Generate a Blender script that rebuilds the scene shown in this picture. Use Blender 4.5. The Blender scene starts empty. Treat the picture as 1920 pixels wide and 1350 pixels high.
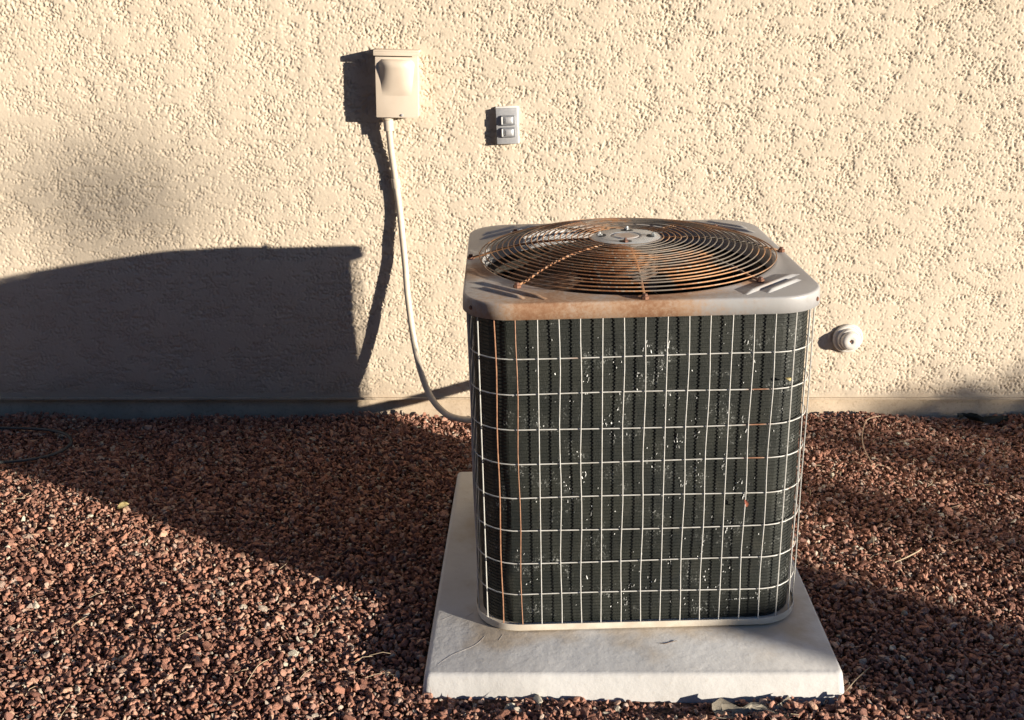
import bpy, bmesh, math, random
import numpy as np
from mathutils import Matrix, Vector, Euler

random.seed(11)
rng = np.random.default_rng(5)
scene = bpy.context.scene
C = scene.collection
R = math.radians

# ------------------------------------------------------------------ camera
CAM_H = 1.2096
cam = bpy.data.cameras.new('camera')
cam.sensor_fit = 'HORIZONTAL'; cam.sensor_width = 36.0; cam.lens = 37.15
cam.clip_start = 0.05; cam.clip_end = 500
camo = bpy.data.objects.new('camera', cam); C.objects.link(camo)
camo.location = (0, 0, CAM_H)
camo.rotation_euler = (R(90) - 0.3423, 0, 0)
scene.camera = camo

# ------------------------------------------------------------------ sky, sun, exposure
SUN_AZ, SUN_EL = 120.5, 10.1            # degrees clockwise from +Y, above horizon
world = bpy.data.worlds.new('World'); scene.world = world; world.use_nodes = True
wn = world.node_tree.nodes
sky = wn.new('ShaderNodeTexSky'); sky.sky_type = 'NISHITA'; sky.sun_disc = False
sky.sun_elevation = R(SUN_EL); sky.sun_rotation = R(SUN_AZ)
sky.altitude = 400; sky.air_density = 0.8; sky.dust_density = 0.25; sky.ozone_density = 4.0
world.node_tree.links.new(sky.outputs[0], wn['Background'].inputs[0])
wn['Background'].inputs[1].default_value = 0.092
sun = bpy.data.lights.new('sun', 'SUN'); sun.energy = 5.0; sun.angle = R(0.53)
sun.color = (1.0, 0.89, 0.74)
suno = bpy.data.objects.new('sun', sun); C.objects.link(suno)
to_sun = Vector((math.sin(R(SUN_AZ)) * math.cos(R(SUN_EL)), math.cos(R(SUN_AZ)) * math.cos(R(SUN_EL)), math.sin(R(SUN_EL))))
suno.rotation_euler = to_sun.to_track_quat('Z', 'Y').to_euler()
suno.location = (4, -3, 4)
scene.view_settings.view_transform = 'Standard'
scene.view_settings.look = 'None'
scene.view_settings.gamma = 1.0
scene.view_settings.use_curve_mapping = False
scene.view_settings.exposure = 1.08
scene.cycles.max_bounces = 4
scene.cycles.diffuse_bounces = 2
scene.cycles.glossy_bounces = 2

# ------------------------------------------------------------------ helpers
class NT:
    """small wrapper for building node materials"""
    def __init__(s, name):
        s.m = bpy.data.materials.new(name); s.m.use_nodes = True
        s.t = s.m.node_tree; s.n = s.t.nodes; s.b = s.n['Principled BSDF']
        s.tc = s.n.new('ShaderNodeTexCoord')
    def link(s, a, b): s.t.links.new(a, b)
    def val(s, sock, v):
        if hasattr(v, 'links'): s.link(v, sock)
        elif isinstance(v, (tuple, list)) and len(v) == 3 and sock.type == 'RGBA': sock.default_value = (*v, 1)
        else: sock.default_value = v
    def noise(s, scale, detail=4, rough=0.55, vec=None, dist=0.0):
        x = s.n.new('ShaderNodeTexNoise'); x.inputs['Scale'].default_value = scale
        x.inputs['Detail'].default_value = detail; x.inputs['Roughness'].default_value = rough
        x.inputs['Distortion'].default_value = dist
        s.link(vec if vec is not None else s.tc.outputs['Object'], x.inputs['Vector']); return x.outputs['Fac']
    def scaled(s, v, src=None):
        x = s.n.new('ShaderNodeMapping'); x.inputs['Scale'].default_value = v
        s.link(src if src is not None else s.tc.outputs['Object'], x.inputs['Vector']); return x.outputs[0]
    def ramp(s, fac, a, b):
        x = s.n.new('ShaderNodeMapRange'); x.interpolation_type = 'SMOOTHSTEP'
        s.link(fac, x.inputs['Value']); x.inputs['From Min'].default_value = a; x.inputs['From Max'].default_value = b
        return x.outputs['Result']
    def math(s, op, a, b=0.0, clamp=False):
        x = s.n.new('ShaderNodeMath'); x.operation = op; x.use_clamp = clamp
        s.val(x.inputs[0], a); s.val(x.inputs[1], b); return x.outputs[0]
    def mix(s, fac, a, b):
        x = s.n.new('ShaderNodeMix'); x.data_type = 'RGBA'
        s.val(x.inputs[0], fac); s.val(x.inputs[6], a); s.val(x.inputs[7], b); return x.outputs[2]
    def dist(s, p):
        x = s.n.new('ShaderNodeVectorMath'); x.operation = 'DISTANCE'
        s.link(s.tc.outputs['Object'], x.inputs[0]); x.inputs[1].default_value = p; return x.outputs['Value']
    def bump(s, h, strength, distance):
        x = s.n.new('ShaderNodeBump'); x.inputs['Strength'].default_value = strength
        x.inputs['Distance'].default_value = distance; s.link(h, x.inputs['Height'])
        s.link(x.outputs[0], s.b.inputs['Normal'])
    def out(s, col, rough=0.6, metal=0.0, spec=0.5):
        s.val(s.b.inputs['Base Color'], col); s.val(s.b.inputs['Roughness'], rough)
        s.val(s.b.inputs['Metallic'], metal); s.b.inputs['Specular IOR Level'].default_value = spec
        return s.m

def simple(name, c1, c2, scale=30, rough=0.6, bump=0.0, metal=0.0, detail=5, lo=0.35, hi=0.65, spec=0.5, dist=0.001):
    k = NT(name); f = k.noise(scale, detail)
    col = k.mix(k.ramp(f, lo, hi), c1, c2)
    if bump: k.bump(k.noise(scale * 3, 5), bump, dist)
    return k.out(col, rough, metal, spec)

def sharpen(bm, ang=32):
    for f in bm.faces: f.smooth = True
    for e in bm.edges:
        e.smooth = not (len(e.link_faces) == 2 and e.calc_face_angle(0) > R(ang))

def obj(name, mesh, mat=None, parent=None, loc=None, rot=None):
    o = bpy.data.objects.new(name, mesh); C.objects.link(o)
    if mat is not None and len(mesh.materials) == 0: mesh.materials.append(mat)
    if parent is not None: o.parent = parent
    if loc is not None: o.location = loc
    if rot is not None: o.rotation_euler = rot
    return o

def finish(bm, name, smooth=32, recalc=True):
    if recalc: bmesh.ops.recalc_face_normals(bm, faces=bm.faces[:])
    if smooth: sharpen(bm, smooth)
    me = bpy.data.meshes.new(name); bm.to_mesh(me); bm.free(); return me

def empty(name, loc=(0, 0, 0), rot=(0, 0, 0), parent=None):
    o = bpy.data.objects.new(name, None); C.objects.link(o); o.location = loc; o.rotation_euler = rot
    o.empty_display_size = 0.1
    if parent is not None: o.parent = parent
    return o

def tag(o, label, cat, group=None, kind=None):
    o['label'] = label; o['category'] = cat
    if group: o['group'] = group
    if kind: o['kind'] = kind
    return o

def loops_mesh(bm, loops, closed=True, cap0=False, cap1=False):
    """skin a list of equally long vertex loops"""
    vs = [[bm.verts.new(p) for p in L] for L in loops]
    n = len(loops[0])
    for a, b in zip(vs, vs[1:]):
        for i in range(n if closed else n - 1):
            j = (i + 1) % n
            bm.faces.new((a[i], a[j], b[j], b[i]))
    if cap0: bm.faces.new(vs[0][::-1])
    if cap1: bm.faces.new(vs[-1])
    return vs

def tube(bm, pts, rad, seg=8, closed=False, caps=True):
    pts = [Vector(p) for p in pts]; n = len(pts)
    rads = rad if isinstance(rad, (list, tuple)) else [rad] * n
    loops = []; up = None
    for i, p in enumerate(pts):
        if closed: t = (pts[(i + 1) % n] - pts[i - 1]).normalized()
        else: t = (pts[min(i + 1, n - 1)] - pts[max(i - 1, 0)]).normalized()
        if up is None:
            up = Vector((0, 0, 1)) if abs(t.z) < 0.9 else Vector((1, 0, 0))
        a = t.cross(up).normalized(); b = a.cross(t).normalized(); up = b
        loops.append([p + (a * math.cos(2 * math.pi * k / seg) + b * math.sin(2 * math.pi * k / seg)) * rads[i] for k in range(seg)])
    if closed: loops.append(loops[0])
    vs = loops_mesh(bm, loops, cap0=caps and not closed, cap1=caps and not closed)
    if closed: bmesh.ops.remove_doubles(bm, verts=bm.verts[:], dist=1e-6)

def tube_mesh(name, pts, rad, seg=8, closed=False):
    bm = bmesh.new(); tube(bm, pts, rad, seg, closed); return finish(bm, name, 50)

def box(bm, c, s, bevel=0.0, seg=2, rot=None):
    r = bmesh.ops.create_cube(bm, size=1.0)
    M = Matrix.Translation(c) @ (rot.to_4x4() if rot else Matrix.Identity(4)) @ Matrix.Diagonal((*s, 1))
    bmesh.ops.transform(bm, matrix=M, verts=r['verts'])
    if bevel:
        es = list({e for v in r['verts'] for e in v.link_edges})
        bmesh.ops.bevel(bm, geom=es, offset=bevel, segments=seg, affect='EDGES', profile=0.6)

def box_mesh(name, s, bevel=0.0, c=(0, 0, 0), seg=2):
    bm = bmesh.new(); box(bm, c, s, bevel, seg); return finish(bm, name)

def lathe(bm, prof, seg=32, axis='Z'):
    loops = []
    for r, z in prof:
        L = []
        for k in range(seg):
            a = 2 * math.pi * k / seg
            p = (r * math.cos(a), r * math.sin(a), z)
            if axis == 'Y': p = (r * math.cos(a), -z, r * math.sin(a))
            L.append(p)
        loops.append(L)
    loops_mesh(bm, loops, cap0=prof[0][0] > 1e-6, cap1=prof[-1][0] > 1e-6)
    bmesh.ops.remove_doubles(bm, verts=bm.verts[:], dist=1e-6)

def catmull(P, k=6):
    P = [Vector(p) for p in P]; out = []
    for i in range(len(P) - 1):
        p0, p1, p2, p3 = P[max(i - 1, 0)], P[i], P[i + 1], P[min(i + 2, len(P) - 1)]
        for j in range(k):
            t = j / k
            out.append(0.5 * ((2 * p1) + (p2 - p0) * t + (2 * p0 - 5 * p1 + 4 * p2 - p3) * t * t + (3 * p1 - p0 - 3 * p2 + p3) * t ** 3))
    out.append(P[-1]); return out

def band_noise(nx, nz, dx, wl, wl2=None, ax=1.0, az=1.0, seed=0):
    """band-limited gaussian noise on a grid, unit variance; wl = wavelength (m)"""
    g = np.random.default_rng(seed).standard_normal((nz, nx))
    F = np.fft.rfft2(g)
    kz = np.fft.fftfreq(nz, dx)[:, None] * az; kx = np.fft.rfftfreq(nx, dx)[None, :] * ax
    k = np.sqrt(kx * kx + kz * kz)
    lowcut = np.exp(-(k * wl * 0.55) ** 2)
    if wl2: lowcut *= 1 - np.exp(-(k * wl2 * 0.55) ** 2)
    h = np.fft.irfft2(F * lowcut, s=(nz, nx)); return (h - h.mean()) / h.std()

def sstep(x, a, b):
    t = np.clip((x - a) / (b - a), 0, 1); return t * t * (3 - 2 * t)

# ------------------------------------------------------------------ materials
def stucco_material(with_bump):
    k = NT('stucco_paint')
    big = k.noise(1.3, 5, 0.6); fine = k.noise(60, 4)
    c = k.mix(k.ramp(big, 0.3, 0.7), (0.545, 0.470, 0.372), (0.585, 0.505, 0.402))
    c = k.mix(k.math('MULTIPLY', k.ramp(fine, 0.42, 0.75), 0.25), c, (0.50, 0.425, 0.325))
    # faint horizontal streaks left by the trowel and dust washed off by rain
    sz = k.n.new('ShaderNodeSeparateXYZ'); k.link(k.tc.outputs['Object'], sz.inputs[0])
    dirt = k.math('SUBTRACT', k.math('MULTIPLY', k.noise(7, 6, 0.65), 1.1), k.math('MULTIPLY', sz.outputs[2], 3.2))
    c = k.mix(k.math('MULTIPLY', k.ramp(dirt, 0.05, 0.55), 0.45), c, (0.40, 0.31, 0.22))
    st = k.noise(5, 5, 0.6, k.scaled((0.35, 1, 3.2)))
    c = k.mix(k.math('MULTIPLY', k.ramp(st, 0.52, 0.72), 0.16), c, (0.47, 0.39, 0.29))
    if with_bump: k.bump(k.noise(70, 6, 0.65), 0.9, 0.004)
    else: k.bump(k.noise(380, 3, 0.6), 0.35, 0.0012)
    return k.out(c, 0.93, 0, 0.15)
M_stucco = stucco_material(False); M_stucco_far = stucco_material(True)
def foundation_mat():
    k = NT('painted_concrete'); f = k.noise(9, 6, 0.6); g = k.noise(120, 4)
    c = k.mix(k.ramp(f, 0.35, 0.7), (0.45, 0.365, 0.27), (0.54, 0.445, 0.335))
    c = k.mix(k.math('MULTIPLY', k.ramp(g, 0.5, 0.7), 0.4), c, (0.30, 0.22, 0.15))
    k.bump(k.noise(150, 5), 0.5, 0.0015)
    return k.out(c, 0.9, 0, 0.2)
M_found = foundation_mat()

def soil_mat():
    k = NT('red_gravel_ground')
    v = k.n.new('ShaderNodeTexVoronoi'); v.inputs['Scale'].default_value = 75
    k.link(k.tc.outputs['Object'], v.inputs['Vector'])
    c = k.mix(k.ramp(k.noise(90, 4), 0.35, 0.7), (0.045, 0.027, 0.022), (0.16, 0.085, 0.063))
    k.bump(v.outputs['Distance'], 1.0, 0.012)
    return k.out(c, 0.95, 0, 0.2)
M_soil = soil_mat()

def stone_mat():
    k = NT('crushed_red_rock')
    oi = k.n.new('ShaderNodeObjectInfo')
    cr = k.n.new('ShaderNodeValToRGB'); k.link(oi.outputs['Random'], cr.inputs[0])
    el = cr.color_ramp.elements
    stops = [(0.0, (0.144, 0.068, 0.053)), (0.18, (0.351, 0.168, 0.117)), (0.36, (0.495, 0.245, 0.170)), (0.52, (0.247, 0.129, 0.101)),
             (0.66, (0.585, 0.316, 0.225)), (0.78, (0.390, 0.231, 0.185)), (0.88, (0.626, 0.399, 0.279)), (0.95, (0.469, 0.354, 0.298)), (1.0, (0.626, 0.579, 0.464))]
    el[0].position = stops[0][0]; el[0].color = (*stops[0][1], 1); el[1].position = stops[-1][0]; el[1].color = (*stops[-1][1], 1)
    for p, c in stops[1:-1]:
        e = el.new(p); e.color = (*c, 1)
    n = k.noise(2.2, 5, 0.65)
    c = k.mix(k.math('MULTIPLY', k.ramp(n, 0.45, 0.75), 0.45), cr.outputs[0], (0.10, 0.055, 0.045))
    k.bump(k.noise(6, 5, 0.7), 0.5, 0.08)
    return k.out(c, 0.88, 0, 0.25)
M_stone = stone_mat()

def lid_mat():
    k = NT('beige_paint_with_rust')
    n1 = k.noise(7, 6, 0.62, dist=0.6); n2 = k.noise(34, 6, 0.65); n3 = k.noise(3.0, 3, 0.5)
    base = k.mix(k.ramp(n3, 0.35, 0.65), (0.31, 0.31, 0.315), (0.365, 0.36, 0.355))
    base = k.mix(k.math('MULTIPLY', k.ramp(n2, 0.55, 0.72), 0.3), base, (0.22, 0.20, 0.18))
    spots = [((-0.17, -0.33, 0.645), 0.34), ((0.02, -0.30, 0.655), 0.24), ((-0.30, -0.10, 0.655), 0.14), ((0.0, 0.30, 0.655), 0.13), ((0.20, -0.22, 0.655), 0.07)]
    f = None
    for p, rad in spots:
        d = k.dist(p); w = k.math('SUBTRACT', 1.0, k.math('DIVIDE', d, rad)); w = k.math('MAXIMUM', w, 0.0)
        f = w if f is None else k.math('MAXIMUM', f, w)
    f = k.math('MULTIPLY', f, 0.75)
    s = k.math('ADD', k.math('ADD', f, k.math('MULTIPLY', n1, 0.75)), k.math('MULTIPLY', n2, 0.22))
    hf = k.noise(150, 4, 0.7); s2 = k.math('ADD', s, k.math('MULTIPLY', k.math('SUBTRACT', hf, 0.5), 0.55))
    run = k.noise(26, 4, 0.6, k.scaled((1, 1, 0.12))); s3 = k.math('ADD', s2, k.math('MULTIPLY', k.math('SUBTRACT', run, 0.5), 0.5))
    stain = k.ramp(s3, 0.64, 1.16); core = k.ramp(s2, 0.98, 1.30)
    c = k.mix(k.math('MULTIPLY', stain, 0.85), base, (0.36, 0.215, 0.115))
    c = k.mix(k.math('MULTIPLY', core, 0.85), c, (0.21, 0.095, 0.045))
    k.bump(n2, 0.25, 0.002)
    return k.out(c, k.math('ADD', 0.45, k.math('MULTIPLY', stain, 0.4)), 0, 0.4)
M_lid = lid_mat()
M_pan = simple('beige_pan_paint', (0.60, 0.55, 0.47), (0.50, 0.44, 0.36), 22, 0.55, 0.1)

def rust_wire():
    k = NT('rusty_steel_wire')
    n = k.noise(11, 5, 0.6); m = k.noise(140, 4)
    c = k.mix(k.ramp(n, 0.38, 0.62), (0.24, 0.100, 0.042), (0.42, 0.22, 0.105))
    c = k.mix(k.ramp(m, 0.50, 0.72), c, (0.40, 0.33, 0.25))
    c = k.mix(k.ramp(k.noise(7, 5), 0.50, 0.60), c, (0.17, 0.145, 0.12))
    k.bump(m, 0.4, 0.001)
    return k.out(c, 0.62, 0.1, 0.5)
M_rustwire = rust_wire()
M_rustdark = simple('dark_rust', (0.10, 0.042, 0.030), (0.20, 0.09, 0.05), 90, 0.75, 0.4)

def hub_mat():
    k = NT('galvanised_hub_with_rust')
    n = k.noise(26, 6, 0.6); d = k.dist((0, 0, 0))
    c = k.mix(k.ramp(n, 0.35, 0.65), (0.40, 0.43, 0.45), (0.52, 0.53, 0.53))
    r = k.math('SUBTRACT', k.math('ADD', n, 0.25), k.math('MULTIPLY', d, 16))
    c = k.mix(k.math('MULTIPLY', k.ramp(r, 0.25, 0.6), 0.55), c, (0.36, 0.20, 0.11))
    e = k.math('ADD', k.math('MULTIPLY', d, 9), k.math('MULTIPLY', n, 0.5))
    c = k.mix(k.math('MULTIPLY', k.ramp(e, 0.82, 1.0), 0.7), c, (0.28, 0.13, 0.06))
    return k.out(c, 0.5, 0.25, 0.5)
M_hub = hub_mat()
M_blade = simple('rusty_fan_blade', (0.045, 0.022, 0.014), (0.10, 0.055, 0.035), 16, 0.75, 0.3)
M_motor = simple('grey_motor_shell', (0.05, 0.055, 0.055), (0.13, 0.08, 0.05), 18, 0.6, 0.2)

def wire_mat(name, rusty):
    k = NT(name)
    n = k.noise(9, 5, 0.6); m = k.noise(70, 4)
    at = k.n.new('ShaderNodeAttribute'); at.attribute_name = 'rust'
    white = k.mix(k.ramp(m, 0.4, 0.7), (0.53, 0.53, 0.505), (0.42, 0.41, 0.375))
    rust = k.mix(k.ramp(m, 0.4, 0.65), (0.37, 0.20, 0.12), (0.26, 0.13, 0.08))
    if rusty: f = k.ramp(n, 0.22, 0.40)
    else: f = k.math('MAXIMUM', at.outputs['Fac'], k.math('MULTIPLY', k.ramp(k.noise(23, 4), 0.70, 0.74), 0.8))
    return k.out(k.mix(f, white, rust), 0.42, 0, 0.5)
M_wire = wire_mat('white_coated_wire', False); M_wire_rust = wire_mat('rusted_wire', True)

def coil_mat():
    k = NT('dark_coated_coil')
    n = k.noise(14, 5, 0.6); m = k.noise(5, 4)
    v = k.noise(160, 3, 0.5, k.scaled((6, 6, 0.6)))
    c = k.mix(k.ramp(n, 0.35, 0.68), (0.007, 0.010, 0.0085), (0.018, 0.021, 0.0165))
    c = k.mix(k.math('MULTIPLY', k.ramp(m, 0.5, 0.7), 0.4), c, (0.008, 0.0125, 0.015))
    # chalky oxide scuffs where hail and sticks have bruised the fins
    cl = k.ramp(k.noise(17, 4, 0.6), 0.52, 0.68); sp = k.ramp(k.noise(330, 3, 0.6, k.scaled((1, 1, 0.45))), 0.53, 0.70)
    c = k.mix(k.math('MULTIPLY', k.math('MULTIPLY', cl, sp), 0.9), c, (0.36, 0.375, 0.36))
    dust = k.ramp(k.noise(48, 5, 0.65, k.scaled((1, 1, 0.5))), 0.5, 0.8)
    c = k.mix(k.math('MULTIPLY', dust, 0.35), c, (0.055, 0.054, 0.046))
    k.bump(v, 0.6, 0.0015)
    return k.out(c, 0.55, 0.1, 0.5)
M_coil = coil_mat()
M_fin = simple('bare_aluminium_fin', (0.66, 0.68, 0.68), (0.13, 0.135, 0.13), 260, 0.42, 0.0, metal=0.15)
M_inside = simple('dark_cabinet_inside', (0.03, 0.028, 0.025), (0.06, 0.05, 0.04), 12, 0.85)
M_black = simple('black_foam_insulation', (0.02, 0.02, 0.02), (0.045, 0.043, 0.04), 40, 0.9, 0.3)

def pad_mat():
    k = NT('white_equipment_pad')
    n = k.noise(5, 6, 0.6); m = k.noise(45, 5, 0.6)
    c = k.mix(k.ramp(n, 0.35, 0.68), (0.545, 0.545, 0.54), (0.47, 0.465, 0.455))
    # brown water stains around the foot of the unit
    sx = k.n.new('ShaderNodeSeparateXYZ'); k.link(k.tc.outputs['Object'], sx.inputs[0])
    dx = k.math('SUBTRACT', k.math('ABSOLUTE', k.math('SUBTRACT', sx.outputs[0], 0.015)), 0.29)
    dy = k.math('SUBTRACT', k.math('ABSOLUTE', k.math('SUBTRACT', sx.outputs[1], 0.03)), 0.33)
    d = k.math('MAXIMUM', dx, dy)
    s = k.math('ADD', k.math('MULTIPLY', k.math('SUBTRACT', 0.085, d), 5.5), k.math('MULTIPLY', k.math('SUBTRACT', n, 0.5), 1.9))
    c = k.mix(k.math('MULTIPLY', k.ramp(s, 0.05, 0.6), 0.75), c, (0.40, 0.315, 0.215))
    c = k.mix(k.math('MULTIPLY', k.ramp(m, 0.60, 0.74), 0.35), c, (0.40, 0.36, 0.31))
    pores = k.ramp(k.noise(210, 3, 0.6), 0.62, 0.74)
    c = k.mix(k.math('MULTIPLY', pores, 0.35), c, (0.33, 0.30, 0.27))
    h = k.math('ADD', k.math('MULTIPLY', k.noise(2.6, 4, 0.5), 1.0), k.math('MULTIPLY', m, 0.12))
    k.bump(h, 0.55, 0.02)
    return k.out(c, 0.75, 0, 0.3)
M_pad = pad_mat()
M_scratch = simple('dark_scratch', (0.30, 0.28, 0.26), (0.42, 0.40, 0.38), 60, 0.9)
M_boxpaint = simple('cream_box_paint', (0.62, 0.53, 0.43), (0.57, 0.48, 0.385), 14, 0.55, 0.06)
M_greymetal = simple('grey_cast_cover', (0.38, 0.385, 0.40), (0.45, 0.455, 0.47), 50, 0.45, 0.12, metal=0.3)
M_greylid = simple('grey_flip_lid', (0.20, 0.21, 0.23), (0.26, 0.27, 0.29), 60, 0.42, 0.1, metal=0.3)
M_edgewhite = simple('white_trim_and_lit_edge', (0.72, 0.72, 0.70), (0.62, 0.62, 0.6), 40, 0.5)
M_conduit = simple('painted_flex_conduit', (0.60, 0.53, 0.43), (0.52, 0.45, 0.36), 20, 0.55, 0.1)
M_pvc = simple('white_pvc', (0.66, 0.64, 0.60), (0.58, 0.55, 0.50), 45, 0.45, 0.1)
M_dark = simple('slot_shade_paint', (0.02, 0.02, 0.02), (0.03, 0.03, 0.03), 10, 0.9)
M_twig = simple('dry_twig', (0.27, 0.185, 0.125), (0.36, 0.27, 0.19), 60, 0.85, 0.3)
M_straw = simple('pale_straw', (0.36, 0.275, 0.18), (0.48, 0.39, 0.27), 60, 0.8)
M_leaf = simple('dry_yellow_leaf', (0.66, 0.55, 0.26), (0.72, 0.64, 0.38), 60, 0.7)
M_redleaf = simple('dry_red_leaf', (0.42, 0.13, 0.09), (0.50, 0.22, 0.12), 90, 0.75)
M_hose = simple('black_irrigation_tube', (0.045, 0.05, 0.05), (0.075, 0.08, 0.08), 30, 0.6)
M_scrap = simple('weathered_cloth_scrap', (0.52, 0.47, 0.38), (0.36, 0.32, 0.26), 25, 0.9, 0.6)
M_darkscrap = simple('dark_plastic_scrap', (0.03, 0.04, 0.038), (0.06, 0.07, 0.065), 30, 0.6)
M_nbwall = simple('blocker_slate_blue', (0.10, 0.13, 0.19), (0.13, 0.16, 0.22), 3, 0.95, 0.4)  # dark blue keeps bounce light off this added house low and cool
M_roof = simple('clay_tile_roof', (0.20, 0.095, 0.06), (0.28, 0.15, 0.10), 6, 0.9, 0.5)
M_pane = simple('dark_glass', (0.02, 0.025, 0.03), (0.03, 0.035, 0.04), 2, 0.08)
M_block = simple('grey_block', (0.36, 0.32, 0.28), (0.28, 0.25, 0.22), 18, 0.95, 0.5)
M_bark = simple('shrub_bark', (0.16, 0.11, 0.075), (0.22, 0.16, 0.11), 40, 0.95, 0.5)
M_foliage = simple('desert_foliage', (0.055, 0.085, 0.035), (0.10, 0.125, 0.055), 8, 0.8)

# ------------------------------------------------------------------ ground
YW = 2.9008                                   # plane of the stucco
PAD_O = Vector((0.2274, 2.0246, 0.0402)); PAD_YAW, TILT = -0.0242, -0.0225
PAD_W, PAD_D = 0.3761, 0.4240
def tilt_rot(yaw): return (Matrix.Rotation(TILT, 3, 'Y') @ Matrix.Rotation(yaw, 3, 'Z')).to_euler()

bm = bmesh.new()
xs = [-60, -8, -3, -1, 1, 3, 8, 60]; ys = [-60, -8, -2, 0, 2, YW + 0.3, 6]
vv = [[bm.verts.new((x, y, -0.014)) for x in xs] for y in ys]
for a, b in zip(vv, vv[1:]):
    for i in range(len(xs) - 1): bm.faces.new((a[i], a[i + 1], b[i + 1], b[i]))
g = obj('ground', finish(bm, 'ground', 0), M_soil); g['kind'] = 'structure'
g['label'] = 'dark reddish soil under the gravel yard'

# ------------------------------------------------------------------ gravel (uncountable): one object, instanced rocks
protos = bpy.data.collections.new('crushed_rock_shapes')          # not linked to the scene
pr = random.Random(3)
for i in range(14):
    bm = bmesh.new()
    sx, sy, sz = 1.0, pr.uniform(0.58, 0.95), pr.uniform(0.34, 0.66)
    for _ in range(pr.randint(11, 16)):
        v = Vector((pr.gauss(0, 1), pr.gauss(0, 1), pr.gauss(0, 1))).normalized() * pr.uniform(0.82, 1.0)
        bm.verts.new((v.x * sx, v.y * sy, v.z * sz))
    h = bmesh.ops.convex_hull(bm, input=bm.verts[:])
    bmesh.ops.delete(bm, geom=[v for v in bm.verts if not v.link_faces], context='VERTS')
    bmesh.ops.bevel(bm, geom=bm.edges[:], offset=0.06, segments=1, affect='EDGES')
    bmesh.ops.triangulate(bm, faces=bm.faces[:])
    me = finish(bm, 'crushed_rock', 0); me.materials.append(M_stone)
    o = bpy.data.objects.new('crushed_rock', me); protos.objects.link(o)

def gravel_points():
    X0, X1, Y0, Y1 = -2.0, 2.0, 1.20, YW - 0.012
    P = []
    for layer, (sp, zl) in enumerate(((0.0102, -0.006), (0.0085, 0.0018))):
        gx, gy = np.meshgrid(np.arange(X0, X1, sp), np.arange(Y0, Y1, sp))
        p = np.stack([gx.ravel(), gy.ravel()], 1) + rng.uniform(-0.6, 0.6, (gx.size, 2)) * sp
        p = p[p[:, 1] < Y1]
        z = zl + rng.normal(0, 0.0016, len(p))
        P.append(np.column_stack([p, z]))
    P = np.vstack(P)
    # low undulation of the surface
    P[:, 2] += 0.006 * np.sin(P[:, 0] * 5.1 + 1.3) * np.sin(P[:, 1] * 6.3) + 0.004 * np.sin(P[:, 0] * 13 + P[:, 1] * 9)
    P[:, 2] += 0.012 * np.clip((P[:, 1] - (YW - 0.10)) / 0.10, 0, 1) * (0.5 + 0.5 * np.sin(P[:, 0] * 9 + 2 * np.sin(P[:, 0] * 4)))
    # nothing inside the pad
    c, s = math.cos(PAD_YAW), math.sin(PAD_YAW)
    dx, dy = P[:, 0] - PAD_O.x, P[:, 1] - PAD_O.y
    lx, ly = c * dx + s * dy, -s * dx + c * dy
    keep = ~((np.abs(lx) < PAD_W + 0.010) & (np.abs(ly) < PAD_D + 0.012))
    # gravel scraped down along the front of the pad
    near = (np.abs(lx) < PAD_W - 0.02) & (ly < -PAD_D) & (ly > -PAD_D - 0.06)
    P[near, 2] -= 0.007 + 0.007 * (0.5 + 0.5 * np.sin(lx[near] * 17))
    return P[keep]
P = gravel_points(); N = len(P)
size = np.clip(np.exp(rng.normal(math.log(0.0060), 0.42, N)), 0.0032, 0.016)
big = rng.random(N) < 0.010; size[big] *= 1.35
tiltv = np.stack([rng.normal(0, 0.7, N), rng.normal(0, 0.7, N), rng.uniform(0, 6.283, N)], 1)
me = bpy.data.meshes.new('gravel'); me.vertices.add(N); me.vertices.foreach_set('co', P.astype(np.float32).ravel())
a = me.attributes.new('stone_size', 'FLOAT', 'POINT'); a.data.foreach_set('value', size.astype(np.float32))
a = me.attributes.new('stone_turn', 'FLOAT_VECTOR', 'POINT'); a.data.foreach_set('vector', tiltv.astype(np.float32).ravel())
a = me.attributes.new('stone_pick', 'INT', 'POINT'); a.data.foreach_set('value', rng.integers(0, 14, N).astype(np.int32))
me.materials.append(M_stone)
gravel = obj('gravel', me); gravel['kind'] = 'stuff'
gravel['label'] = 'crushed reddish brown gravel covering the ground around the white pad'; gravel['category'] = 'gravel'
ng = bpy.data.node_groups.new('scatter_rocks', 'GeometryNodeTree')
ng.interface.new_socket('Geometry', in_out='INPUT', socket_type='NodeSocketGeometry')
ng.interface.new_socket('Geometry', in_out='OUTPUT', socket_type='NodeSocketGeometry')
gi = ng.nodes.new('NodeGroupInput'); go = ng.nodes.new('NodeGroupOutput')
ci = ng.nodes.new('GeometryNodeCollectionInfo'); ci.inputs['Collection'].default_value = protos
ci.inputs['Separate Children'].default_value = True; ci.inputs['Reset Children'].default_value = True
iop = ng.nodes.new('GeometryNodeInstanceOnPoints'); iop.inputs['Pick Instance'].default_value = True
def named(nm, t):
    x = ng.nodes.new('GeometryNodeInputNamedAttribute'); x.data_type = t; x.inputs['Name'].default_value = nm; return x.outputs['Attribute']
er = ng.nodes.new('FunctionNodeEulerToRotation')
L = ng.links.new
L(gi.outputs[0], iop.inputs['Points']); L(ci.outputs[0], iop.inputs['Instance'])
L(named('stone_pick', 'INT'), iop.inputs['Instance Index'])
L(named('stone_turn', 'FLOAT_VECTOR'), er.inputs[0]); L(er.outputs[0], iop.inputs['Rotation'])
L(named('stone_size', 'FLOAT'), iop.inputs['Scale']); L(iop.outputs[0], go.inputs[0])
md = gravel.modifiers.new('scatter_rocks', 'NODES'); md.node_group = ng

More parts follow.
